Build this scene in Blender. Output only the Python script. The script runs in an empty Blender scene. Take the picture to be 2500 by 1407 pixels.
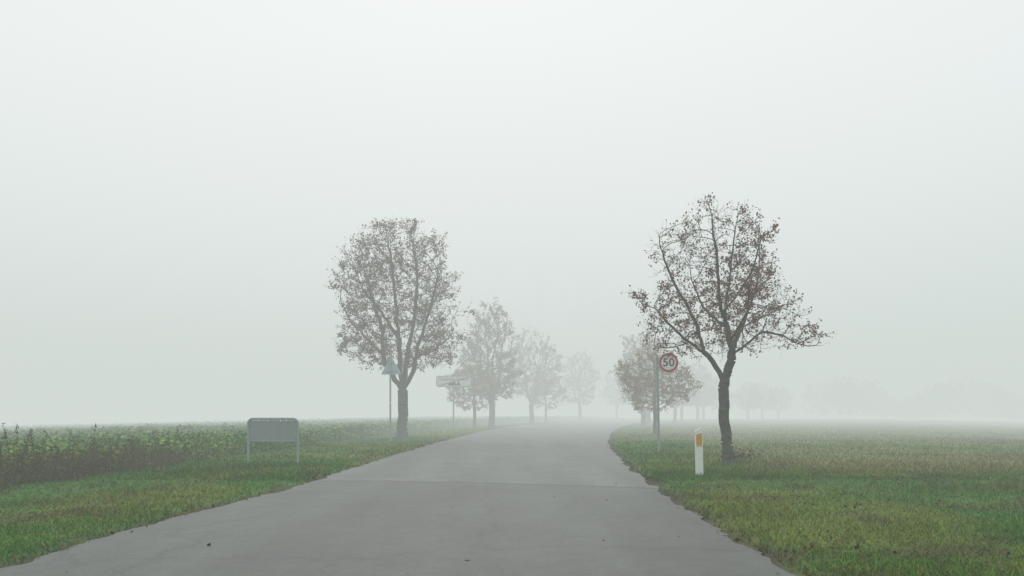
import bpy, bmesh, math
import numpy as np
from mathutils import Vector
rng=np.random.default_rng(7)
scene=bpy.context.scene
F=1667.0; CH=1.25; EY=1005.0
SIG=0.0088; SIG2=0.0138; BANKY=24.0; FOGTOP=16.0

# ------------------------------------------------------------ helpers
def lattice_noise(seed):
    t=np.random.default_rng(seed).random((256,256))
    def f(x,y,s):
        x=np.asarray(x,float)*s+1000.3; y=np.asarray(y,float)*s+1000.7
        xi=np.floor(x).astype(int); yi=np.floor(y).astype(int)
        fx=x-xi; fy=y-yi; fx=fx*fx*(3-2*fx); fy=fy*fy*(3-2*fy)
        a=t[xi%256,yi%256]; b=t[(xi+1)%256,yi%256]; c=t[xi%256,(yi+1)%256]; d=t[(xi+1)%256,(yi+1)%256]
        return (a*(1-fx)+b*fx)*(1-fy)+(c*(1-fx)+d*fx)*fy
    return f
N1=lattice_noise(1); N2=lattice_noise(2); N3=lattice_noise(3)
def fbm(x,y,s,N=N1): return (N(x,y,s)+.5*N(x,y,s*2.1)+.25*N(x,y,s*4.3))/1.75
def softp(t,w=6.0): return w*np.logaddexp(0,np.asarray(t,float)/w)
def sstep(a,b,x):
    t=np.clip((np.asarray(x,float)-a)/(b-a),0,1); return t*t*(3-2*t)

def build_mesh(name,parts,mats,smooth=False):
    V=[];L=[];S=[];MI=[];C=[];off=0
    for v,f,m,c in parts:
        if len(f)==0: continue
        f=np.asarray(f,int)
        V.append(v); L.append((f+off).ravel()); S.append(np.full(len(f),f.shape[1])); MI.append(np.full(len(f),m))
        if c is None: c=np.full((len(f),3),.5)
        C.append(np.repeat(c,f.shape[1],axis=0)); off+=len(v)
    V=np.concatenate(V).astype(np.float32); L=np.concatenate(L).astype(np.int32)
    S=np.concatenate(S).astype(np.int32); MI=np.concatenate(MI).astype(np.int32); C=np.concatenate(C)
    me=bpy.data.meshes.new(name)
    me.vertices.add(len(V)); me.vertices.foreach_set('co',V.ravel())
    me.loops.add(len(L)); me.loops.foreach_set('vertex_index',L)
    me.polygons.add(len(S)); st=np.concatenate([[0],np.cumsum(S)[:-1]]).astype(np.int32)
    me.polygons.foreach_set('loop_start',st); me.polygons.foreach_set('loop_total',S)
    me.polygons.foreach_set('material_index',MI)
    if smooth: me.polygons.foreach_set('use_smooth',np.ones(len(S),bool))
    for m in mats: me.materials.append(m)
    me.update(calc_edges=True)
    a=me.color_attributes.new('Col','FLOAT_COLOR','CORNER')
    cc=np.ones((len(L),4),np.float32); cc[:,:3]=C
    a.data.foreach_set('color',cc.ravel())
    return me
def add_obj(name,me,loc=(0,0,0),rot=(0,0,0),scale=(1,1,1),parent=None):
    o=bpy.data.objects.new(name,me); scene.collection.objects.link(o)
    o.location=loc; o.rotation_euler=rot; o.scale=scale
    if parent: o.parent=parent
    return o
def smooth(o):
    for p in o.data.polygons: p.use_smooth=True

# ------------------------------------------------------------ materials
def new_mat(name):
    m=bpy.data.materials.new(name); m.use_nodes=True
    nt=m.node_tree; b=nt.nodes['Principled BSDF']; return m,nt,b
def simple_mat(name,col,rough=.6,metal=0,spec=.4,var=.12,scale=12):
    m,nt,b=new_mat(name)
    n=nt.nodes.new('ShaderNodeTexNoise'); n.inputs['Scale'].default_value=scale; n.inputs['Detail'].default_value=4
    tc=nt.nodes.new('ShaderNodeTexCoord'); nt.links.new(tc.outputs['Object'],n.inputs['Vector'])
    r=nt.nodes.new('ShaderNodeMapRange'); r.inputs[1].default_value=.3; r.inputs[2].default_value=.7
    r.inputs[3].default_value=1-var; r.inputs[4].default_value=1+var
    nt.links.new(n.outputs['Fac'],r.inputs[0])
    mx=nt.nodes.new('ShaderNodeVectorMath'); mx.operation='SCALE'; mx.inputs[0].default_value=col
    nt.links.new(r.outputs[0],mx.inputs['Scale']); nt.links.new(mx.outputs[0],b.inputs['Base Color'])
    b.inputs['Roughness'].default_value=rough; b.inputs['Metallic'].default_value=metal
    b.inputs['Specular IOR Level'].default_value=spec
    return m
def attr_mat(name,rough=.8,spec=.15,noise=None,var=.3,bump=0,transl=0):
    m,nt,b=new_mat(name)
    a=nt.nodes.new('ShaderNodeAttribute'); a.attribute_name='Col'
    out=a.outputs['Color']
    if noise:
        tc=nt.nodes.new('ShaderNodeTexCoord')
        for s in noise:
            n=nt.nodes.new('ShaderNodeTexNoise'); n.inputs['Scale'].default_value=s; n.inputs['Detail'].default_value=4; n.inputs['Roughness'].default_value=.65
            nt.links.new(tc.outputs['Object'],n.inputs['Vector'])
            r=nt.nodes.new('ShaderNodeMapRange'); r.inputs[1].default_value=.3; r.inputs[2].default_value=.7
            r.inputs[3].default_value=1-var; r.inputs[4].default_value=1+var
            nt.links.new(n.outputs['Fac'],r.inputs[0])
            mx=nt.nodes.new('ShaderNodeVectorMath'); mx.operation='SCALE'
            nt.links.new(out,mx.inputs[0]); nt.links.new(r.outputs[0],mx.inputs['Scale']); out=mx.outputs[0]
        if bump:
            bn=nt.nodes.new('ShaderNodeBump'); bn.inputs['Strength'].default_value=bump; bn.inputs['Distance'].default_value=.03
            nt.links.new(n.outputs['Fac'],bn.inputs['Height']); nt.links.new(bn.outputs[0],b.inputs['Normal'])
    nt.links.new(out,b.inputs['Base Color'])
    b.inputs['Roughness'].default_value=rough; b.inputs['Specular IOR Level'].default_value=spec
    return m
M_ground=attr_mat('ground_soil_grass',noise=(.6,9,60),var=.26,bump=.5)
M_blade=attr_mat('grass_blade',rough=.8,spec=.05)
M_leaf=attr_mat('dry_leaf',rough=.8,spec=.05)
M_bark=simple_mat('bark',(.090,.090,.066),rough=.9,spec=.08,var=.35,scale=9)
M_steel=simple_mat('galvanised_steel',(.31,.37,.38),rough=.5,metal=.0,var=.08)
M_panelback=simple_mat('sign_back_aluminium',(.28,.31,.305),rough=.5,metal=.0,var=.06,scale=5)
M_triback=simple_mat('triangle_back_aluminium',(.38,.49,.51),rough=.5,metal=.0,var=.05)
M_white=simple_mat('white_plastic',(.8,.82,.78),rough=.45,var=.06,scale=20)
M_signwhite=simple_mat('sign_white',(.72,.74,.72),rough=.5,var=.04)
M_red=simple_mat('sign_red',(.50,.035,.03),rough=.5,var=.08)
M_black=simple_mat('sign_black',(.02,.022,.022),rough=.5,var=.05)
M_greytext=simple_mat('sign_grey_lettering',(.26,.27,.27),rough=.5,var=.05)
M_amber=simple_mat('amber_reflector',(.62,.33,.015),rough=.35,var=.1,scale=60)
M_orange=simple_mat('orange_edge',(.75,.25,.08),rough=.4,var=.05)

# ------------------------------------------------------------ layout curves
Lp=np.array([(-4.05,-60),(-4.05,-30),(-4.05,0),(-4.03,5.4),(-3.9,8.1),(-3.54,11.6),(-3.37,18),(-2.75,30),(-.7,52),(4.5,74),(9.5,92),(16,108),(27,122),(45,137),(75,150),(150,168),(300,190)],float)
Rp=np.array([(2.05,-60),(2.05,-30),(2.1,0),(2.13,5.2),(2.2,8),(2.35,11.6),(2.8,17.5),(3.95,28),(7.2,47),(12,68),(17.5,84),(24,98),(35,113),(52,127),(80,139),(153,157),(302,179)],float)
def catmull(P,n=24):
    out=[]
    for i in range(len(P)-1):
        p0=P[max(i-1,0)];p1=P[i];p2=P[i+1];p3=P[min(i+2,len(P)-1)]
        d=np.linalg.norm(p2-p1)
        m1=(p2-p0)/max(np.linalg.norm(p2-p1)+np.linalg.norm(p1-p0),1e-6)*d
        m2=(p3-p1)/max(np.linalg.norm(p3-p2)+np.linalg.norm(p2-p1),1e-6)*d
        for t in np.linspace(0,1,n,endpoint=False):
            out.append((2*t**3-3*t**2+1)*p1+(t**3-2*t**2+t)*m1+(-2*t**3+3*t**2)*p2+(t**3-t**2)*m2)
    out.append(P[-1]); return np.array(out)
LE=catmull(Lp); RE=catmull(Rp)
Cp=np.array([(-9.2,-60),(-9.2,5),(-8.7,11.6),(-8.3,15),(-7.7,20),(-6.9,35),(-5.2,52),(-1,74),(4,92),(9,108),(17,127),(35,147),(70,162),(300,200)],float)
def XL(y): return np.interp(y,LE[:,1],LE[:,0])
def XR(y): return np.interp(y,RE[:,1],RE[:,0])
def XC(y): return np.interp(y,Cp[:,1],Cp[:,0])
def H0(x,y):
    x=np.asarray(x,float);y=np.asarray(y,float)
    z=-.022*(softp(-x-14,3))
    z=z-.02*softp(x-np.maximum(0,.55*(y-20))-12,3)
    z=z-.022*softp(y-118,5)
    return z
Z00=float(H0(0,0))
def H(x,y,fine=True):
    z=H0(x,y)-Z00
    x=np.asarray(x,float);y=np.asarray(y,float)
    d=np.maximum(XL(y)-x,x-XR(y))
    off=sstep(0.0,.5,d)
    z=z+off*.035+sstep(.6,4,d)*(fbm(x,y,.35,N2)-.5)*.10
    return z

# ------------------------------------------------------------ ground
xs=np.concatenate([-np.geomspace(24,1500,60)[::-1],np.arange(-23.7,26,.25),np.geomspace(26.2,1500,60)])
ys=np.concatenate([np.linspace(-300,-6,30),np.arange(-5,42,.25),np.arange(42,160,.8),np.geomspace(161,1500,40)])
X,Y=np.meshgrid(xs,ys); Z=H(X,Y)
nx,ny=len(xs),len(ys)
def lerp(a,b,t): return a*(1-t[...,None])+b*t[...,None]
def ground_color(x,y):
    g1=np.array([.058,.155,.020]);g2=np.array([.135,.180,.034]);tan=np.array([.24,.20,.09]);dirt=np.array([.080,.062,.040])
    fld=np.array([.120,.190,.050]);fld2=np.array([.175,.170,.070])
    B=lambda a:np.broadcast_to(a,x.shape+(3,))
    n=fbm(x,y,.45,N3); c=lerp(B(g1),B(g2),sstep(.36,.68,n))
    c=lerp(c,B(dirt),.60*sstep(.56,.74,fbm(x,y,1.9,N1)))
    yb=14.6-.12*(x-5)+ (fbm(x,y,.5,N2)-.5)*2
    inf=sstep(-.5,1.2,y-yb)*sstep(2.6,4.2,x-XR(y))
    band=.5+.5*np.sin(y*.55+ .08*x+fbm(x,y,.15,N1)*5)
    f=lerp(B(fld),B(fld2),np.clip(band*.6+fbm(x,y,.3,N1)*.6-.2,0,1))
    c=lerp(c,f,inf)
    strip=np.exp(-((y-yb-1.4)/1.3)**2)*sstep(2.6,3.6,x-XR(y))*(.2+.7*fbm(x,y,.6,N1))
    c=lerp(c,B(tan),np.clip(strip,0,1))
    d=np.maximum(XL(y)-x,x-XR(y))+(fbm(x,y,2.2,N2)-.5)*.35
    c=lerp(c,B(dirt*.75),.9*(1-sstep(.04,.34,d)))
    return c
col=ground_color(X,Y)
idx=np.arange(nx*ny).reshape(ny,nx)
faces=np.stack([idx[:-1,:-1],idx[:-1,1:],idx[1:,1:],idx[1:,:-1]],-1).reshape(-1,4)
V=np.stack([X,Y,Z],-1).reshape(-1,3)
me=build_mesh('ground',[(V,faces,0,None)],[M_ground],smooth=True)
cf=col.reshape(-1,3)[faces.ravel()]
cc=np.ones((len(cf),4),np.float32);cc[:,:3]=cf
me.color_attributes['Col'].data.foreach_set('color',cc.ravel())
add_obj('ground',me)

# ------------------------------------------------------------ road
m,nt,b=new_mat('asphalt')
tc=nt.nodes.new('ShaderNodeTexCoord')
def nz(scale,detail=5,rough=.6,vec=None):
    n=nt.nodes.new('ShaderNodeTexNoise'); n.inputs['Scale'].default_value=scale; n.inputs['Detail'].default_value=detail; n.inputs['Roughness'].default_value=rough
    nt.links.new(vec or tc.outputs['Object'],n.inputs['Vector']); return n.outputs['Fac']
def mth(op,a,b_=None,c=None,clamp=False):
    n=nt.nodes.new('ShaderNodeMath'); n.operation=op; n.use_clamp=clamp
    for i,v in enumerate((a,b_,c)):
        if v is None: continue
        if isinstance(v,(int,float)): n.inputs[i].default_value=v
        else: nt.links.new(v,n.inputs[i])
    return n.outputs[0]
def mr(v,a,b_,c,d):
    n=nt.nodes.new('ShaderNodeMapRange'); nt.links.new(v,n.inputs[0])
    for i,q in enumerate((a,b_,c,d)): n.inputs[i+1].default_value=q
    return n.outputs[0]
sp=nt.nodes.new('ShaderNodeSeparateXYZ'); nt.links.new(tc.outputs['Object'],sp.inputs[0])
mp=nt.nodes.new('ShaderNodeMapping'); mp.inputs['Scale'].default_value=(1.0,.10,1); nt.links.new(tc.outputs['Object'],mp.inputs[0])
fine=mr(nz(60,4,.85),.3,.7,.62,1.38); med=mr(nz(5,6,.75),.3,.7,.85,1.14); big=mr(nz(.8,3,.6),.35,.65,.90,1.08)
streak=mr(nz(1.3,3,.5,mp.outputs[0]),.3,.7,.84,1.13)
sx=mth('MULTIPLY',sp.outputs[0],.223); s=mth('ADD',sp.outputs[1],sx); s=mth('SUBTRACT',s,11.55)
s=mth('ADD',s,mth('MULTIPLY',mth('SUBTRACT',nz(1.1,4),.5),.45)); s2=mth('MULTIPLY',mth('MULTIPLY',sp.outputs[0],sp.outputs[0]),.012); s=mth('ADD',s,s2)
line=mr(mth('ABSOLUTE',s),.02,.18,.62,1.0); side=mr(s,-.1,.12,.80,1.06)
vo=nt.nodes.new('ShaderNodeTexVoronoi'); vo.feature='DISTANCE_TO_EDGE'; vo.inputs['Scale'].default_value=.27
wn=nt.nodes.new('ShaderNodeTexNoise'); wn.inputs['Scale'].default_value=1.2; wn.inputs['Detail'].default_value=4; nt.links.new(tc.outputs['Object'],wn.inputs['Vector'])
vadd=nt.nodes.new('ShaderNodeVectorMath'); vadd.operation='ADD'; nt.links.new(tc.outputs['Object'],vadd.inputs[0]); nt.links.new(wn.outputs['Color'],vadd.inputs[1]); nt.links.new(vadd.outputs[0],vo.inputs['Vector'])
crk=mr(vo.outputs['Distance'],.0,.010,.78,1.0)
tot=mth('MULTIPLY',fine,med)
for q in (streak,line,side,crk,big): tot=mth('MULTIPLY',tot,q)
sc=nt.nodes.new('ShaderNodeVectorMath'); sc.operation='SCALE'; sc.inputs[0].default_value=(.127,.132,.125); nt.links.new(tot,sc.inputs['Scale'])
nt.links.new(sc.outputs[0],b.inputs['Base Color'])
b.inputs['Roughness'].default_value=.52; b.inputs['Specular IOR Level'].default_value=.35
bn=nt.nodes.new('ShaderNodeBump'); bn.inputs['Strength'].default_value=.35; bn.inputs['Distance'].default_value=.006
nt.links.new(nz(60,3,.8),bn.inputs['Height']); nt.links.new(bn.outputs[0],b.inputs['Normal'])
M_road=m
LEf=catmull(Lp,80); REf=catmull(Rp,80)
n=len(LEf); K=14
t=np.linspace(0,1,K)
P=LEf[:,None,:]*(1-t)[None,:,None]+REf[:,None,:]*t[None,:,None]
jl=(fbm(LEf[:,0]*0+3,LEf[:,1],2.0,N1)-.5)*.24+(N2(LEf[:,1],LEf[:,1]*0,9)-.5)*.06
jr=(fbm(REf[:,0]*0+90,REf[:,1],2.0,N3)-.5)*.24+(N3(REf[:,1],REf[:,1]*0,9)-.5)*.06
P[:,0,0]+=jl; P[:,-1,0]+=jr
zz=H0(P[...,0],P[...,1])-Z00+.018
zz[:,1:-1]+=.012*np.sin(np.pi*t[1:-1])[None,:]
Vr=np.concatenate([P,zz[...,None]],-1).reshape(-1,3)
idx=np.arange(n*K).reshape(n,K)
fr=np.stack([idx[:-1,:-1],idx[:-1,1:],idx[1:,1:],idx[1:,:-1]],-1).reshape(-1,4)
add_obj('road',build_mesh('road',[(Vr,fr,0,None)],[M_road],smooth=True))

# ------------------------------------------------------------ grass blades
def rand_unit(n,r=rng):
    v=r.normal(size=(n,3)); return v/np.linalg.norm(v,axis=1)[:,None]
def sample_view(n,y0,y1,p,m0=4,slope=.85):
    u=rng.random(n); a=1-p
    y=(y0**a+u*(y1**a-y0**a))**(1/a)
    x=(rng.random(n)*2-1)*(slope*y+m0)
    return x,y
def blades(n,y0,y1,p,hmin,hmax,w0):
    x,y=sample_view(n,y0,y1,p)
    d=np.maximum(XL(y)-x,x-XR(y))+(fbm(x,y,2.5,N1)-.5)*.25
    keep=(d>.04)&(x>XC(y)-.3)&((d>.25)|(rng.random(n)<.5))
    yb=14.6-.12*(x-5)+(fbm(x,y,.5,N2)-.5)*2
    fld=(y>yb)&(x-XR(y)>2.6)
    keep&=(~fld)|(rng.random(n)<.75)
    x,y,fld,yb=x[keep],y[keep],fld[keep],yb[keep]; n=len(x)
    h=(hmin+(hmax-hmin)*rng.random(n))*(.35+1.35*fbm(x,y,.9,N2))
    strip=np.exp(-((y-yb-1.3)/1.3)**2)*(x-XR(y)>2.6)
    h*=1+1.1*strip*rng.random(n)
    w=w0*(.6+.8*rng.random(n))*(1+y/14)
    a=rng.random(n)*6.283; lean=rng.normal(size=(n,2))*.7
    z=H(x,y)-.005
    b1=np.stack([x-np.cos(a)*w/2,y-np.sin(a)*w/2,z],-1); b2=np.stack([x+np.cos(a)*w/2,y+np.sin(a)*w/2,z],-1)
    tp=np.stack([x+lean[:,0]*h,y+lean[:,1]*h,z+h],-1)
    v=np.stack([b1,b2,tp],1).reshape(-1,3); f=np.arange(3*n).reshape(-1,3)
    g=ground_color(x,y); c=g*(.7+.85*rng.random((n,1)))*np.array([1,1.08,.87])
    yel=rng.random(n)<(.07+.25*strip+.05*fld+.20*sstep(.48,.7,fbm(x,y,.8,N3))); c[yel]=np.array([.24,.20,.07])*(.6+.7*rng.random((yel.sum(),1)))
    return v,f,0,c
parts=[blades(260000,3.5,16,1.1,.03,.075,.007),blades(170000,12,60,1.4,.04,.10,.010)]
add_obj('grass',build_mesh('grass',parts,[M_blade]))

# ------------------------------------------------------------ fallen leaves
def leafquads(P,size,cols,r=rng,flat=0.0,up=None):
    n=len(P); u=rand_unit(n,r)
    if flat: u[:,2]*=(1-flat)
    u/=np.linalg.norm(u,axis=1)[:,None]
    w=rand_unit(n,r)
    if flat: w[:,2]*=(1-flat)
    w=w-(w*u).sum(1)[:,None]*u; w/=np.linalg.norm(w,axis=1)[:,None]+1e-9
    s=size if np.ndim(size) else np.full(n,size)
    s=s[:,None]; nrm=np.cross(u,w)
    v=np.stack([P-u*s*.5, P+w*s*.36+nrm*s*.12, P+u*s*.5, P-w*s*.36+nrm*s*.12],1).reshape(-1,3)
    return v,np.arange(4*n).reshape(-1,4),0,cols
def brown(n,r=rng):
    pal=np.array([[.10,.055,.03],[.14,.085,.04],[.07,.045,.03],[.17,.12,.05],[.11,.05,.035]])
    return pal[r.integers(0,len(pal),n)]*(.7+.6*r.random((n,1)))
x,y=sample_view(26000,4,40,1.2)
d=np.maximum(XL(y)-x,x-XR(y))
pr=np.where(x>0,.75,.25)*sstep(.45,.62,fbm(x,y,.7,N3))*.5+ .06
pr=np.where(d<.30,.18,pr); pr=np.where(d<-.12,.004,pr); pr=np.where(x<XC(y),0,pr)
k=rng.random(len(x))<pr; x,y,d=x[k],y[k],d[k]
P3=np.stack([x,y,H(x,y)+np.where(d<0,.030,.030)],-1)
add_obj('fallen_leaves',build_mesh('fallen_leaves',[leafquads(P3,.025+.04*rng.random(len(x)),brown(len(x)),flat=.8)],[M_leaf]))

# ------------------------------------------------------------ crop field
CHT=.38
gx=-np.concatenate([[0,.12],np.geomspace(.35,500,150)]); gy=np.concatenate([np.arange(-20,60,.35),np.geomspace(60.5,400,160)])
GX,GY=np.meshgrid(gx,gy); PX=XC(GY)+GX
def crop_h(x,y,dd): return CHT*sstep(-.1,.6,dd)*(.35+1.1*fbm(x,y,1.1,N1))
hh=crop_h(PX,GY,-GX)*.8-.02
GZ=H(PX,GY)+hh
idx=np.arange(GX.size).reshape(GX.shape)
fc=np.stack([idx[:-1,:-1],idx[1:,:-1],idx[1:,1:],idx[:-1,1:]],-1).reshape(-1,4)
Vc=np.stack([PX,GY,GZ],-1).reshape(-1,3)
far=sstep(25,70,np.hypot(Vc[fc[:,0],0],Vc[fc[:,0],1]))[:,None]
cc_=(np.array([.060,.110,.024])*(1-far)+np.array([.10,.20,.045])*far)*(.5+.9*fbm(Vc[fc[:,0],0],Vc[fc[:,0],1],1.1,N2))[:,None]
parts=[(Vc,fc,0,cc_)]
def cropleaves(n,y0,y1,p,smin,smax):
    u=rng.random(n);a=1-p; y=(y0**a+u*(y1**a-y0**a))**(1/a)
    x=XC(y)-(rng.random(n)**1.6)*(.95*y+6)*1.0+.15
    dd=XC(y)-x
    h=crop_h(x,y,dd)
    z=H(x,y)+h*(.35+.75*rng.random(n))+.06*rng.random(n)
    s=smin+(smax-smin)*rng.random(n)
    t=sstep(.3,.7,fbm(x,y,.5,N3))[:,None]
    c=(np.array([.085,.220,.042])*(1-t)+np.array([.17,.28,.060])*t)*(.5+1.0*rng.random((n,1)))
    yel=rng.random(n)<.04; c[yel]=np.array([.25,.25,.06])
    return leafquads(np.stack([x,y,z],-1),s,c,flat=.35)
parts+=[cropleaves(100000,8,40,1.2,.07,.16),cropleaves(80000,30,130,1.3,.15,.32)]
add_obj('crop_field',build_mesh('crop_field',parts,[M_leaf]))

# ------------------------------------------------------------ weeds along the crop
def tube_segments(A,B,ra,rb,k):
    n=len(A); d=B-A; L=np.linalg.norm(d,axis=1)[:,None]+1e-9; d=d/L
    ref=np.where(np.abs(d[:,[0]])>.9,np.array([[0,1.,0]]),np.array([[1.,0,0]]))
    u=np.cross(d,ref); u/=np.linalg.norm(u,axis=1)[:,None]; w=np.cross(d,u)
    th=np.arange(k)*2*math.pi/k
    ring=u[:,None,:]*np.cos(th)[None,:,None]+w[:,None,:]*np.sin(th)[None,:,None]
    va=A[:,None,:]+ring*ra[:,None,None]; vb=B[:,None,:]+ring*rb[:,None,None]
    v=np.concatenate([va,vb],1).reshape(-1,3)
    base=(np.arange(n)*2*k)[:,None]; i=np.arange(k)
    f=np.stack([base+i,base+(i+1)%k,base+k+(i+1)%k,base+k+i],-1).reshape(-1,4)
    return v,f
def weeds(n,y0,y1,hmin,hmax,xo,heads,colr,t0=.3,sp=.02,green=.15,patch=False):
    y=y0+(y1-y0)*rng.random(n)**1.3; x=XC(y)+rng.normal(size=n)*xo-.05
    if patch:
        kk=rng.random(n)<sstep(.42,.58,fbm(x*.4,y,.55,N2)); x=x[kk]; y=y[kk]; n=len(x)
    h=hmin+(hmax-hmin)*rng.random(n)**1.5
    h*=.55+.8*fbm(x,y,.8,N3)
    z=H(x,y); b=np.stack([x,y,z],-1); ln=rng.normal(size=(n,2))*.13
    mid=b+np.stack([ln[:,0]*h*.5,ln[:,1]*h*.5,h*.55],-1); tp=b+np.stack([ln[:,0]*h*1.5,ln[:,1]*h*1.5,h],-1)
    r=np.full(n,.0045)
    v1,f1=tube_segments(b,mid,r*1.3,r,3); v2,f2=tube_segments(mid,tp,r,r*.5,3)
    c=np.tile(np.array(colr),(len(f1),1))*(.7+.6*np.repeat(rng.random(n),3)[:,None])
    out=[(v1,f1,0,c),(v2,f2,0,c)]
    t=t0+(1-t0)*rng.random((n,heads))[...,None]
    wd=sp*(1.6-t)*1.6
    base=np.where(t<.55,b[:,None,:]+(mid-b)[:,None,:]*(t/.55),mid[:,None,:]+(tp-mid)[:,None,:]*((t-.55)/.45))
    P=base+rng.normal(size=(n,heads,3))*wd
    P=P.reshape(-1,3); cl=np.tile(np.array(colr),(len(P),1))*(.5+1.0*rng.random((len(P),1)))
    g=rng.random(len(P))<green; cl[g]=np.array([.10,.18,.035])*(.6+.8*rng.random((g.sum(),1)))
    v,f,_,cl=leafquads(P,.014+.022*rng.random(len(P)),cl); out.append((v,f,0,cl)); return out
parts=weeds(26,10.5,20,.55,.95,.5,60,(.105,.068,.050),.4,.014,.05)
parts+=weeds(2100,8,17,.12,.62,.45,16,(.15,.105,.065),.1,.035,.35,True)+weeds(900,9,14,.15,.60,.4,16,(.12,.085,.055),.1,.035,.30)+weeds(350,18,32,.12,.30,.35,12,(.15,.14,.06),.1,.04,.6,True)
parts+=weeds(13,10.6,12.6,.9,1.25,.5,80,(.100,.062,.050),.4,.014,.05)
add_obj('tall_weeds',build_mesh('tall_weeds',parts,[M_leaf]))

# ------------------------------------------------------------ trees
def make_tree(name,seed,guides,profile,nattr,step,kill,R,r0,nleaf,lsize,leafpal,clump=.45,trop=.25,twig=(2,.22),depth=1.0,lowdense=0,inner=.25,inertia=.6,gap=.22,spires=0,splen=.3):
    r=np.random.default_rng(seed)
    pos=[];par=[]
    def addpoly(pts):
        pts=[np.array(p,float) for p in pts]
        if not pos: pos.append(pts[0]); par.append(-1); last=0
        else: last=int(np.argmin(np.linalg.norm(np.array(pos)-pts[0],axis=1)))
        C=catmull(np.array([pos[last]]+pts[1:]),6)
        acc=0
        for i in range(1,len(C)):
            acc+=np.linalg.norm(C[i]-C[i-1])
            if acc>=step*.9 or i==len(C)-1:
                pos.append(C[i]+r.normal(size=3)*step*.12); par.append(last); last=len(pos)-1; acc=0
    for g in guides: addpoly(g)
    pf=np.array(profile,float)
    A=[]
    zmin,zmax=pf[0,0],pf[-1,0]
    wmax=(pf[:,2]-pf[:,1]).max()
    while len(A)<nattr:
        z=zmin+(zmax-zmin)*r.random(); l=np.interp(z,pf[:,0],pf[:,1]); rr=np.interp(z,pf[:,0],pf[:,2])
        if r.random()>((rr-l)/wmax)**2+.05: continue
        c=(l+rr)/2; hw=(rr-l)/2
        a=r.random()*6.283; q=(inner+(1-inner)*r.random())**.5 if r.random()<.85 else r.random()**.5
        q*=1+.10*math.sin(3*a+z*1.7+seed)+.07*math.sin(7*a-z*5.1)
        q=min(q,1.06)
        A.append((c+hw*q*math.cos(a),hw*q*math.sin(a)*depth,z+r.normal()*.03))
    A=np.array(A)
    gn=fbm(A[:,0]*1.0+seed,A[:,2]*1.0+A[:,1]*.8,2.2/(wmax/4.2),N3); A=A[gn>np.quantile(gn,gap)]
    if spires:
        c0=np.array([(pf[:,1].mean()+pf[:,2].mean())/2,0,zmin+(zmax-zmin)*.35])
        dn=A-c0; q=np.linalg.norm(dn/np.array([wmax/2,wmax/2,(zmax-zmin)/2]),axis=1)
        out=np.argsort(-q)[:max(60,len(A)//4)]; ch=r.choice(out,spires)
        ex=[]
        for i in ch:
            dr=dn[i]/np.linalg.norm(dn[i])+np.array([0,0,.35]); dr/=np.linalg.norm(dr); L_=splen*(.35+r.random())
            for t_ in (.35,.7,1): ex.append(A[i]+dr*L_*t_+r.normal(size=3)*.02)
        A=np.concatenate([A,np.array(ex)])
    Pn=np.array(pos); D=np.linalg.norm(A[:,None]-Pn[None],axis=2); near=D.argmin(1); dist=D.min(1)
    kids={}
    for it in range(260):
        if len(A)==0: break
        uniq,inv=np.unique(near,return_inverse=True)
        Parr=np.array(pos); vec=A-Parr[near]; vec/=np.linalg.norm(vec,axis=1)[:,None]+1e-9
        sm=np.zeros((len(uniq),3)); np.add.at(sm,inv,vec)
        new=[]; dead=np.zeros(len(A),bool)
        for j,u in enumerate(uniq):
            dr=sm[j]; dr=dr/(np.linalg.norm(dr)+1e-9)
            if par[u]>=0:
                pd=pos[u]-pos[par[u]]; pd=pd/(np.linalg.norm(pd)+1e-9); dr=dr+pd*inertia
            dr=dr+np.array([0,0,trop])+r.normal(size=3)*.22; dr/=np.linalg.norm(dr)
            q=pos[u]+dr*step
            ks=kids.get(u,[])
            if len(ks)>=3 or any(np.linalg.norm(q-pos[k])<step*.45 for k in ks):
                mem=np.where(inv==j)[0]; dead[mem[r.integers(len(mem))]]=True; continue
            pos.append(q); par.append(int(u)); kids.setdefault(u,[]).append(len(pos)-1); new.append(len(pos)-1)
        if new:
            NP=np.array([pos[k] for k in new]); D=np.linalg.norm(A[:,None]-NP[None],axis=2)
            mi=D.argmin(1); md=D.min(1); upd=md<dist
            near[upd]=np.array(new)[mi[upd]]; dist[upd]=md[upd]
        ok=(dist>kill)&(~dead); A=A[ok]; near=near[ok]; dist=dist[ok]
        if len(pos)>12000: break
    n0=len(pos)
    par_a=np.array(par); 
    cnt=np.zeros(n0,int); haskid=np.zeros(n0,bool)
    for i in range(n0-1,0,-1):
        if not haskid[i]: cnt[i]=max(cnt[i],1)
        cnt[par_a[i]]+=cnt[i]; haskid[par_a[i]]=True
    N=cnt[0]; e=math.log(max(N,2))/math.log(R/r0)
    rad=r0*np.power(np.maximum(cnt,1),1/e)
    Pn=np.array(pos); thin=np.where(cnt<=4)[0]; thin=thin[thin>5]
    tn,tl=twig
    src=np.repeat(thin,tn); src=src[r.random(len(src))<.7]
    pd=Pn[src]-Pn[par_a[src]]; pd/=np.linalg.norm(pd,axis=1)[:,None]+1e-9
    cen=np.array([(pf[:,1].mean()+pf[:,2].mean())/2,0,zmin+(zmax-zmin)*.15]); rd=Pn[src]-cen; rd/=np.linalg.norm(rd,axis=1)[:,None]
    d1=pd*.6+rd*.55+rand_unit(len(src),r)*.6+np.array([0,0,.25]); d1/=np.linalg.norm(d1,axis=1)[:,None]
    ll=tl*(.35+1.3*r.random((len(src),1))**2.2)
    m1=Pn[src]+d1*ll*.55; d2=d1+rand_unit(len(src),r)*.4+np.array([0,0,.15]); d2/=np.linalg.norm(d2,axis=1)[:,None]; m2=m1+d2*ll*.45
    tr=np.full(len(src),r0*.7)
    parts=[]
    ii=np.arange(1,n0); a=par_a[ii]
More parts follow.
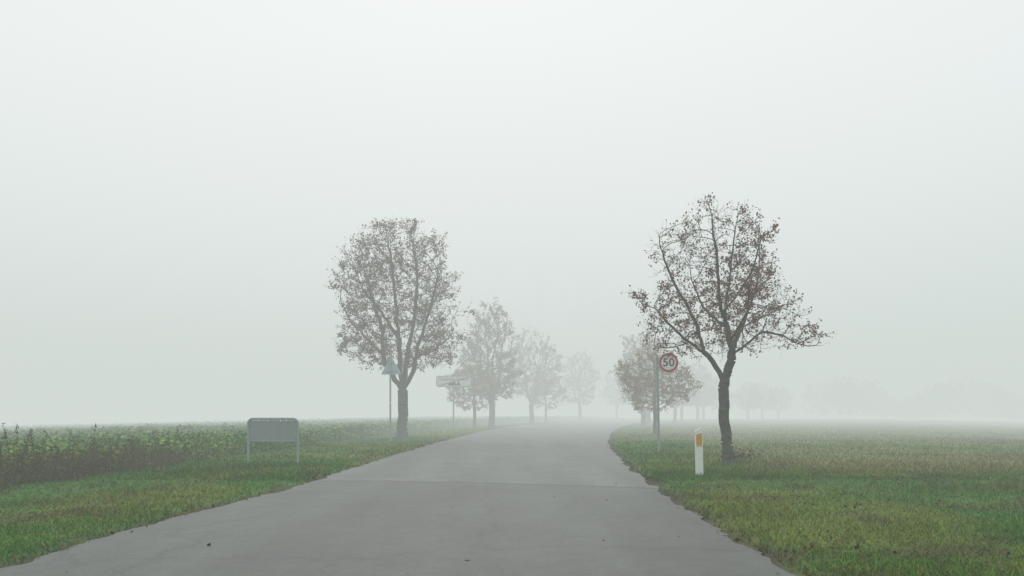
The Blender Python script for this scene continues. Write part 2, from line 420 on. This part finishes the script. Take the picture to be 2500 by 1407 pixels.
    zf=lambda P,rd: rd*(1+.45*np.exp(-np.maximum(P[:,2],0)/.18)*(rd>R*.6))
    ra=np.minimum(rad[a],rad[ii]*1.25); ra=zf(Pn[a],ra); rb=zf(Pn[ii],rad[ii])
    thick=rad[ii]>R*.22
    for msk,k in ((thick,9),(~thick,4)):
        if msk.any():
            A_=Pn[a][msk].copy(); B_=Pn[ii][msk]; dv=B_-A_; A_-=dv*.06
            v,f=tube_segments(A_,B_,ra[msk],rb[msk],k); parts.append((v,f,0,None))
    v,f=tube_segments(Pn[src],m1,tr,tr*.8,3); parts.append((v,f,0,None))
    v,f=tube_segments(m1,m2,tr*.8,tr*.5,3); parts.append((v,f,0,None))
    cand=np.concatenate([m1,m2,m2,Pn[np.where(cnt<=2)[0]]])
    cn=fbm(cand[:,0]*1.0+cand[:,1]*.7+seed*3,cand[:,2]+cand[:,1]*.5,1.6,N2)
    w=np.clip((cn-clump)*4,0.06,1)
    if lowdense: w=w*(1+lowdense*(1-sstep(zmin,zmin+(zmax-zmin)*.6,cand[:,2])))
    w/=w.sum(); pick=r.choice(len(cand),nleaf,p=w)
    LP=cand[pick]+r.normal(size=(nleaf,3))*lsize*.6-np.array([0,0,lsize*.3])
    pal=np.array(leafpal); cl=pal[r.integers(0,len(pal),nleaf)]*(.65+.7*r.random((nleaf,1)))
    v,f,_,cl=leafquads(LP,lsize*(.6+.7*r.random(nleaf)),cl,r=r); parts.append((v,f,1,cl))
    return build_mesh(name,parts,[M_bark,M_leaf],smooth=True)

pal_red=[[.30,.12,.10],[.24,.095,.08],[.33,.16,.11],[.17,.08,.07],[.24,.16,.065]]
pal_red2=[[.30,.145,.12],[.25,.115,.095],[.32,.175,.12],[.18,.10,.085],[.22,.18,.075]]
pal_br=[[.32,.19,.10],[.27,.155,.085],[.36,.23,.10],[.21,.14,.07]]
pal_or=[[.36,.20,.065],[.29,.15,.055],[.40,.25,.08],[.21,.14,.055]]

def place(px,Yd):
    x=(px-1250)*Yd/F; return (x,Yd,float(H(x,Yd))-.03)

s=16/F
def rp(px,py,dy=0): return ((px-1778)*s,dy,(1135-py)*s)
gR=[[rp(1778,1137),rp(1776,1090),rp(1769,1020),rp(1767,975),rp(1767,935)],
    [rp(1767,935),rp(1750,900,.05),rp(1722,858,.15),rp(1690,835,.3)],
    [rp(1767,935),rp(1776,900,-.02),rp(1785,870,-.05),rp(1777,820,-.05),rp(1772,760,.05),rp(1783,690,.1),rp(1792,600,.05),rp(1802,515,.0)],
    [rp(1783,872,-.05),rp(1815,845,-.15),rp(1850,815,-.25),rp(1895,825,-.35),rp(1940,848,-.4),rp(1985,850,-.45)],
    [rp(1722,858,.15),rp(1712,800,.3),rp(1690,745,.4),rp(1662,690,.5),rp(1635,625,.5),rp(1618,560,.5)],
    [rp(1722,858,.15),rp(1672,832,-.1),rp(1625,795,-.3),rp(1590,760,-.35),rp(1555,738,-.3)],
    [rp(1783,860,0),rp(1815,800,.2),rp(1850,730,.4),rp(1868,650,.4),rp(1866,540,.4)],
    [rp(1815,800,.2),rp(1870,770,-.1),rp(1920,745,-.3),rp(1945,735,-.3)],
    [rp(1774,790,0),rp(1748,735,-.3),rp(1735,650,-.5),rp(1722,520,-.4)],
    [rp(1772,760,0),rp(1810,690,-.5),rp(1830,600,-.8)],
    [rp(1690,835,.3),rp(1640,845,.5),rp(1600,835,.8)],
    [rp(1778,800,0),rp(1740,740,.8),rp(1720,660,1.2)],
    [rp(1778,830,0),rp(1790,780,-.9),rp(1780,720,-1.4)]]
prow=[(868,1640,1840),(850,1620,1955),(820,1590,1980),(780,1590,1945),(740,1570,1930),(700,1605,1895),(660,1615,1885),(620,1605,1875),(590,1620,1865),(560,1665,1850),(535,1700,1830),(520,1720,1800)]
prof=[((1135-y)*s,(l-1778)*s,(r_-1778)*s) for y,l,r_ in prow]
me=make_tree('maple_right',11,gR,prof,2300,.10,.135,.12,.0038,9800,.055,pal_red,clump=.42,trop=.18,twig=(2,.22),inertia=.7,gap=.22,spires=70,splen=.42)
add_obj('maple_tree',me,place(1778,16.0))
s=32/F
def lp(px,py,dy=0): return ((px-981)*s,dy,(1070-py)*s)
gL=[[lp(981,1072),lp(983,1020),lp(984,955)],
    [lp(984,955),lp(955,915,.2),lp(932,870,.4),lp(925,800,.7),lp(900,720,.9),lp(880,650,.9)],
    [lp(984,955),lp(978,890,-.2),lp(975,820,-.3),lp(968,740,-.4),lp(960,650,-.4),lp(945,570,-.3)],
    [lp(984,955),lp(990,905,.1),lp(996,850,.2),lp(1010,770,.2),lp(1015,680,.3),lp(1005,580,.3)],
    [lp(984,955),lp(1006,920,-.2),lp(1016,880,-.4),lp(1035,820,-.8),lp(1060,750,-1.0),lp(1075,680,-1.0)],
    [lp(975,830,-.3),lp(940,770,-1.0),lp(900,720,-1.4)],
    [lp(932,870,.4),lp(900,830,.2),lp(860,790,0),lp(835,740,0)],
    [lp(996,850,.2),lp(1000,790,1.1),lp(1010,700,1.4)],
    [lp(1016,880,-.4),lp(1060,850,.2),lp(1100,820,.3)]]
prow=[(900,910,1100),(872,860,1120),(850,825,1125),(800,832,1118),(740,830,1112),(690,823,1110),(640,830,1092),(610,842,1078),(580,888,1052),(562,912,1032),(548,945,1010)]
prof=[((1070-y)*s,(l-981)*s,(r_-981)*s) for y,l,r_ in prow]
me=make_tree('maple_left',23,gL,prof,3600,.19,.24,.24,.0060,23500,.085,pal_red2,clump=.37,trop=.2,twig=(2,.36),lowdense=.3,inner=.15,inertia=.7,gap=.12,spires=80,splen=.45)
add_obj('maple_tree.001',me,place(981,32.0))

def gen_profile(h0,h1,wd,r):
    out=[]
    for t in np.linspace(0,1,10):
        w=wd/2*(max(0,math.sin(math.pi*(t*.86+.13)))**.6); c=r.normal()*.16
        out.append((h0+(h1-h0)*t,c-w*(1+r.normal()*.09),c+w*(1+r.normal()*.09)))
    return out
gen=[]
for i,(h0,h1,wd,th) in enumerate([(2.6,9.8,5.0,2.2),(2.7,9.8,6.0,2.0),(2.4,9.8,5.6,2.3)]):
    r=np.random.default_rng(50+i)
    g=[[(0,0,-.05),(.05,0,1),(.0,.03,th)]]
    for a in np.arange(4)*1.571+r.random()*2:
        a+=r.normal()*.2; c_,s_=math.cos(a),math.sin(a)
        g.append([(0,.03,th),(c_*.4,s_*.4,th+.6),(c_*.8,s_*.8,th+1.7),(c_*1.1,s_*1.1,th+3.4)])
    gen.append(make_tree('roadside_maple_%d'%i,60+i,g,gen_profile(h0,h1,wd,r),1400,.22,.32,.25,.009,12500,.135,pal_br,clump=.37,trop=.2,twig=(2,.42),lowdense=.6,inner=.15,gap=.15,spires=40,splen=.5))
r=np.random.default_rng(77)
gs=[[(0,0,-.05),(.04,0,.8),(0,.02,1.7),(.05,0,2.6),(0,0,3.8)]]
small=make_tree('small_maple',80,gs,[(1.35,-.7,1.1),(1.9,-1.7,1.7),(2.5,-1.75,2.1),(3.3,-2.0,1.7),(4.3,-1.5,1.2),(5.1,-.7,.5)],900,.17,.26,.11,.007,9500,.10,pal_or,clump=.36,trop=.05,twig=(3,.34),gap=.18,spires=30,splen=.35)
k=[2]
def tree(px,Yd,mesh,h,base_h,wscale=1,rot=0):
    sc_=h/base_h
    o=add_obj('maple_tree.%03d'%k[0],mesh,place(px,Yd),(0,0,rot),(sc_*wscale,sc_*wscale,sc_)); k[0]+=1; return o
tree(1200,54,gen[0],9.9,10,.95,.4)
tree(1158,51,small,5.3,5.2,1.02,1.0)
tree(1298,72,gen[1],10.1,10,.95,2.0)
tree(1333,77,small,5.9,5.2,.9,2.3)
tree(1415,98,gen[2],9.9,10,.98,.3)
tree(1506,122,gen[1],9.3,10,1.0,4.0)
tree(1598,36,small,4.9,5.2,1.0,.2)
tree(1570,60,gen[2],8.4,10,1.05,1.2)
tree(1584,68,gen[0],8.0,10,1.1,2.9)
tree(1648,78,gen[1],7.0,10,1.0,5.0)
tree(1665,90,gen[2],7.8,10,1.0,3.3)
tree(1703,98,gen[0],8.2,10,1.15,.9)
tree(1718,103,gen[1],8.0,10,1.0,2.2)
tree(1757,108,gen[2],6.6,10,1.2,1.9)
tree(1826,114,gen[0],6.3,10,1.5,1.1)
tree(1862,118,gen[1],6.4,10,1.4,2.6)
tree(1900,123,gen[2],6.2,10,1.4,.6)

r=np.random.default_rng(5); PT=[]
for i in range(26):
    px=2000+i*24+r.normal()*8; Yd=138+r.random()*14; x=(px-1250)*Yd/F; z=float(H(x,Yd)); h=6.2+2.5*math.sin(i*.5+.4)+r.random()*2
    q=rand_unit(260,r)*np.array([3.4,3,h*.45])*r.random((260,1))**.33; PT.append(q+np.array([x,Yd,z+h*.55]))
PT=np.concatenate(PT)
add_obj('distant_trees',build_mesh('distant_trees',[leafquads(PT,.9,np.tile([.07,.075,.05],(len(PT),1))*(.6+.8*rng.random((len(PT),1))))],[M_leaf]))

bx,by,bz=place(1805,16.1)
n=26; B=np.tile([bx,by,bz+.02],(n,1))+rng.normal(size=(n,3))*np.array([.10,.08,0]); T=B+rng.normal(size=(n,3))*np.array([.16,.12,.04])+np.array([0,0,.20])
v,f=tube_segments(B,T,np.full(n,.004),np.full(n,.002),3)
q=np.repeat(T,7,0)+rng.normal(size=(n*7,3))*.06
add_obj('root_sprouts',build_mesh('root_sprouts',[(v,f,0,np.tile([.06,.05,.03],(len(f),1))),leafquads(q,.06,brown(len(q)))],[M_leaf]))

# ------------------------------------------------------------ street furniture helpers
def empty(name,loc,rot=0):
    e=bpy.data.objects.new(name,None); scene.collection.objects.link(e); e.location=loc; e.rotation_euler=(0,0,rot); e.empty_display_size=.3; return e
def part(name,parent,verts,faces,mat,sm=False):
    me=bpy.data.meshes.new(name); me.from_pydata([tuple(v) for v in verts],[],[tuple(int(i) for i in f) for f in faces]); me.materials.append(mat); me.update()
    bm=bmesh.new(); bm.from_mesh(me); bmesh.ops.recalc_face_normals(bm,faces=bm.faces); bm.to_mesh(me); bm.free()
    o=add_obj(name,me,parent=parent)
    if sm: smooth(o)
    return o
def prism(name,parent,pts,y0,y1,mat,bevel=0):
    n=len(pts); v=[(p[0],y0,p[1]) for p in pts]+[(p[0],y1,p[1]) for p in pts]
    f=[list(range(n)),list(range(n,2*n))[::-1]]+[[i,(i+1)%n,n+(i+1)%n,n+i] for i in range(n)]
    return part(name,parent,v,f,mat)
def tube(name,parent,pts,r,mat,k=12):
    pts=[Vector(p) for p in pts]; v=[];f=[]
    for i,p in enumerate(pts):
        d=(pts[min(i+1,len(pts)-1)]-pts[max(i-1,0)]).normalized()
        ref=Vector((0,1,0)) if abs(d.y)<.9 else Vector((1,0,0)); u=d.cross(ref).normalized(); w=d.cross(u)
        for j in range(k):
            a=j*2*math.pi/k; v.append(p+u*math.cos(a)*r+w*math.sin(a)*r)
    for i in range(len(pts)-1):
        for j in range(k): f.append([i*k+j,i*k+(j+1)%k,(i+1)*k+(j+1)%k,(i+1)*k+j])
    f.append(list(range(k))); f.append(list(range((len(pts)-1)*k,len(pts)*k)))
    return part(name,parent,v,f,mat,False)
def rrect(x0,x1,z0,z1,r,n=6):
    out=[]
    for cx,cz,a0 in ((x1-r,z1-r,0),(x0+r,z1-r,90),(x0+r,z0+r,180),(x1-r,z0+r,270)):
        for i in range(n+1):
            a=math.radians(a0+90*i/n); out.append((cx+r*math.cos(a),cz+r*math.sin(a)))
    return out
def circle(cx,cz,r,n=48): return [(cx+r*math.cos(i*2*math.pi/n),cz+r*math.sin(i*2*math.pi/n)) for i in range(n)]
def text(name,parent,body,size,loc,mat,sx=1.0,bold=.0,width=None):
    cu=bpy.data.curves.new(name,'FONT'); cu.body=body; cu.size=size; cu.align_x='CENTER'; cu.align_y='CENTER'; cu.offset=bold; cu.extrude=.001
    tmp=bpy.data.objects.new(name+'_t',cu); scene.collection.objects.link(tmp); bpy.context.view_layer.update()
    me=bpy.data.meshes.new_from_object(tmp.evaluated_get(bpy.context.evaluated_depsgraph_get())); bpy.data.objects.remove(tmp)
    me.materials.clear(); me.materials.append(mat); me.name=name
    if width:
        xs_=[v.co.x for v in me.vertices]; sx=width/(max(xs_)-min(xs_))
    return add_obj(name,me,loc,(math.radians(90),0,0),(sx,1,1),parent)

# speed limit sign
Yd=20.8; u=Yd/F
e=empty('speed_limit_sign',place(1609,Yd))
tube('pole',e,[(0,0,-.1),(-2*u,0,1.4),(-5*u,0,(1105-866)*u)],.034,M_steel)
cx=(1631-1609)*u; cz=(1105-886)*u
prism('disc_back',e,circle(cx,cz,.305),-.062,-.05,M_steel)
prism('disc_rim',e,circle(cx,cz,.300),-.066,-.063,M_signwhite)
prism('red_ring',e,circle(cx,cz,.290),-.070,-.067,M_red)
prism('white_face',e,circle(cx,cz,.222),-.074,-.071,M_signwhite)
text('numeral_5',e,'5',.34,(cx-.093,-.077,cz),M_black,bold=.004,width=.155)
text('numeral_0',e,'0',.34,(cx+.093,-.077,cz),M_black,bold=.004,width=.165)
for i,dz in enumerate((-.13,.13)): prism('bracket_%d'%i,e,[(-.12,cz+dz-.02),(cx+.15,cz+dz-.02),(cx+.15,cz+dz+.02),(-.12,cz+dz+.02)],-.049,-.03,M_steel)

# warning sign seen from behind
Yd=27.8; u=Yd/F
e=empty('warning_sign',place(953,Yd))
tube('pole',e,[(0,0,-.1),(0,0,(1080-866)*u)],.036,M_steel)
tri=[]
c3=[(0,(1080-870)*u),(-25*u,(1080-915)*u),(27*u,(1080-915)*u)]
for i in range(3):
    p=Vector(c3[i]);a=(Vector(c3[i-1])-p).normalized();b2=(Vector(c3[(i+1)%3])-p).normalized()
    for t_ in (0,.5,1):
        q=p+a*.05*(1-t_)+b2*.05*t_; q=q+(p-q)*(.35 if t_==.5 else 0); tri.append((q.x+.02,q.y))
prism('triangle_plate',e,tri,.045,.052,M_triback)
prism('channel_low',e,[(-.22,2.86),(.25,2.86),(.25,2.90),(-.22,2.90)],.030,.044,M_steel)
prism('channel_high',e,[(-.1,3.18),(.12,3.18),(.12,3.22),(-.1,3.22)],.030,.044,M_steel)
prism('clamp_low',e,rrect(-.055,.055,2.84,2.92,.01),-.045,.028,M_steel)
prism('pole_sticker',e,rrect(-.034,.034,1.55,1.63,.008),-.041,-.037,M_signwhite)

# town exit sign
Yd=42.; u=Yd/F
e=empty('town_exit_sign',place(1107,Yd)); g0=CH*F/Yd+EY
def tz(py): return (g0-py)*u
def tx(px): return (px-1107)*u
tube('pole',e,[(0,.06,-.1),(0,.06,tz(916))],.045,M_steel)
prism('panel_rim',e,rrect(tx(1065),tx(1151),tz(945),tz(918),.13),-.02,.01,M_steel)
prism('panel_face',e,rrect(tx(1067),tx(1149),tz(943),tz(920),.11),-.026,-.021,M_signwhite)
text('town_name',e,'Gedesby Strand',.27,(tx(1108),-.030,tz(926)),M_greytext,1.0,.004,width=70*u)
x0,x1,z0,z1=tx(1070),tx(1147),tz(942),tz(921)
prism('red_diagonal',e,[(x0,z0),(x0+.16,z0),(x1,z1),(x1-.16,z1)],-.040,-.036,M_red)
sk=[(1094,941),(1124,941),(1124,938),(1121,937),(1121,933),(1119,931),(1117,933),(1117,937),(1113,937),(1112,934),(1110,936),(1109,932),(1107,930),(1105,934),(1103,936),(1101,934),(1098,935),(1097,938),(1094,939)]
prism('skyline_pictogram',e,[(tx(a),tz(b_)) for a,b_ in sk],-.0345,-.031,M_black)
tube('top_rail',e,[(tx(1085),0,tz(918)),(tx(1090),0,tz(915.5)),(tx(1140),0,tz(915.5)),(tx(1146),0,tz(918))],.02,M_steel,8)

# sign board in a tubular frame (seen from behind)
Yd=15.7; u=Yd/F
e=empty('information_sign',place(667,Yd),.0)
def qx(px): return (px-667)*u
def qz(py): return (1138-py)*u
r_=.11; xl,xr_,zt=qx(606),qx(727),qz(1024)
pts=[(xl,0,-.1),(xl,0,.4)]
pts+=[(xl+r_-r_*math.cos(a),0,zt-r_+r_*math.sin(a)) for a in np.linspace(0,math.pi/2,9)]
pts+=[(xr_-r_+r_*math.sin(a),0,zt-r_+r_*math.cos(a)) for a in np.linspace(0,math.pi/2,9)]
pts+=[(xr_,0,.4),(xr_,0,-.1)]
tube('frame',e,pts,.026,M_steel,14)
prism('panel',e,rrect(qx(609),qx(724),qz(1080),qz(1027.5),.075),-.008,.008,M_panelback)
tube('lower_rail',e,[(xl,.0,qz(1079)),(xr_,.0,qz(1079))],.016,M_steel,10)
for i,px in enumerate((632,655,686,700)): prism('clip_%d'%i,e,rrect(qx(px)-.014,qx(px)+.014,qz(1031),qz(1026),.004),-.022,-.009,M_signwhite)
for i,px in enumerate((610,722)):
    for j,py in enumerate((1040,1070)): prism('bolt_%d_%d'%(i,j),e,circle(qx(px),qz(py),.012,12),-.035,-.009,M_steel)

# marker post
Yd=12.8; u=Yd/F
e=empty('roadside_marker_post',place(1708,Yd),.0); e.rotation_euler=(0,math.radians(-1.2),0)
w=.068; ht=.925
body=[(-w,-.15),(w,-.15),(w,ht+.015),(w-.012,ht+.022),(-w+.01,ht-.030),(-w,ht-.04)]
prism('post_body',e,body,-.022,.035,M_white)
prism('post_rib',e,[(-w+.025,-.15),(w-.025,-.15),(w-.025,ht-.05),(-w+.025,ht-.07)],.036,.07,M_white)
prism('reflector_edge',e,[(-.052,.612),(.054,.612),(.054,.845),(-.052,.812)],-.0255,-.0225,M_orange)
prism('reflector',e,[(-.044,.620),(.046,.620),(.046,.832),(-.044,.802)],-.0295,-.026,M_amber)
prism('post_band',e,[(-w+.002,.592),(w-.002,.592),(w-.002,.600),(-w+.002,.600)],-.0255,-.0225,M_greytext)

# ------------------------------------------------------------ fog: thin mist everywhere, a denser bank further out
def fogbox(name,sig,c0,c1,colr):
    mf=bpy.data.materials.new(name); mf.use_nodes=True; nt=mf.node_tree
    for nn in list(nt.nodes): nt.nodes.remove(nn)
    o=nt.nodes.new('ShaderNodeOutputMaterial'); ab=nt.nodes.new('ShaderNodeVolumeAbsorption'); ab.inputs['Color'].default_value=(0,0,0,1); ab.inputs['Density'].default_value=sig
    em=nt.nodes.new('ShaderNodeEmission'); em.inputs['Color'].default_value=(*colr,1); em.inputs['Strength'].default_value=sig  # the volume itself glows, standing in for daylight scattered by the fog
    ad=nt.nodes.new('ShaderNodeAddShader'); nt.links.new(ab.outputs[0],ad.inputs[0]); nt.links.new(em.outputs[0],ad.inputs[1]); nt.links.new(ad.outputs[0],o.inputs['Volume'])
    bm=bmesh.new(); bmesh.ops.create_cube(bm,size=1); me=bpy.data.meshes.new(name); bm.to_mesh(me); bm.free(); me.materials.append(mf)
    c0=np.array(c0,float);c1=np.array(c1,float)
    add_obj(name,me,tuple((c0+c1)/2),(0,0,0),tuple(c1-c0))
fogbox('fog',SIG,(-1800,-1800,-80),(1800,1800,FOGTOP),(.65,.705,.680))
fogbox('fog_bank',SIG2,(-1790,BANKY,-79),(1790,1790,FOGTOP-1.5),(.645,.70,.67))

# ------------------------------------------------------------ sky and sun
w=bpy.data.worlds.new('World'); scene.world=w; w.use_nodes=True; nt=w.node_tree
bg=nt.nodes['Background']; bg.inputs['Strength'].default_value=.1
sky=nt.nodes.new('ShaderNodeTexSky'); sky.sky_type='NISHITA'; sky.sun_disc=False
el,rot=math.radians(50),math.radians(-5)
sky.sun_elevation=el; sky.sun_rotation=rot; sky.air_density=1; sky.dust_density=5
tc=nt.nodes.new('ShaderNodeTexCoord'); dp=nt.nodes.new('ShaderNodeVectorMath'); dp.operation='DOT_PRODUCT'
nt.links.new(tc.outputs['Generated'],dp.inputs[0]); sd=Vector((math.sin(rot)*math.cos(el),math.cos(rot)*math.cos(el),math.sin(el))); dp.inputs[1].default_value=sd
rmp=nt.nodes.new('ShaderNodeMapRange'); rmp.interpolation_type='SMOOTHSTEP'
nt.links.new(dp.outputs['Value'],rmp.inputs[0]); rmp.inputs[1].default_value=.40; rmp.inputs[2].default_value=.90; rmp.inputs[3].default_value=0; rmp.inputs[4].default_value=1
cm=nt.nodes.new('ShaderNodeMix'); cm.data_type='RGBA'; nt.links.new(rmp.outputs[0],cm.inputs[0])
cm.inputs[6].default_value=(8.1,9.0,9.1,1); cm.inputs[7].default_value=(9.3,9.6,9.5,1)
c2=nt.nodes.new('ShaderNodeMix'); c2.data_type='RGBA'; c2.inputs[0].default_value=.03
nt.links.new(cm.outputs[2],c2.inputs[6]); nt.links.new(sky.outputs[0],c2.inputs[7]); nt.links.new(c2.outputs[2],bg.inputs['Color'])
sl=bpy.data.lights.new('sun','SUN'); sl.energy=1.1; sl.angle=math.radians(25); sl.color=(1,.97,.93)
so=bpy.data.objects.new('sun',sl); scene.collection.objects.link(so); so.rotation_euler=(-sd).to_track_quat('-Z','Y').to_euler()

# ------------------------------------------------------------ camera
cam=bpy.data.cameras.new('camera'); co=bpy.data.objects.new('camera',cam); scene.collection.objects.link(co)
cam.sensor_width=36; cam.lens=36*F/2500; cam.shift_y=(EY-703.5)/2500; cam.clip_end=6000; cam.clip_start=.05
co.location=(0,0,CH); co.rotation_euler=(math.radians(90),0,0)
scene.camera=co
scene.view_settings.view_transform='Standard'; scene.view_settings.look='None'; scene.view_settings.exposure=0
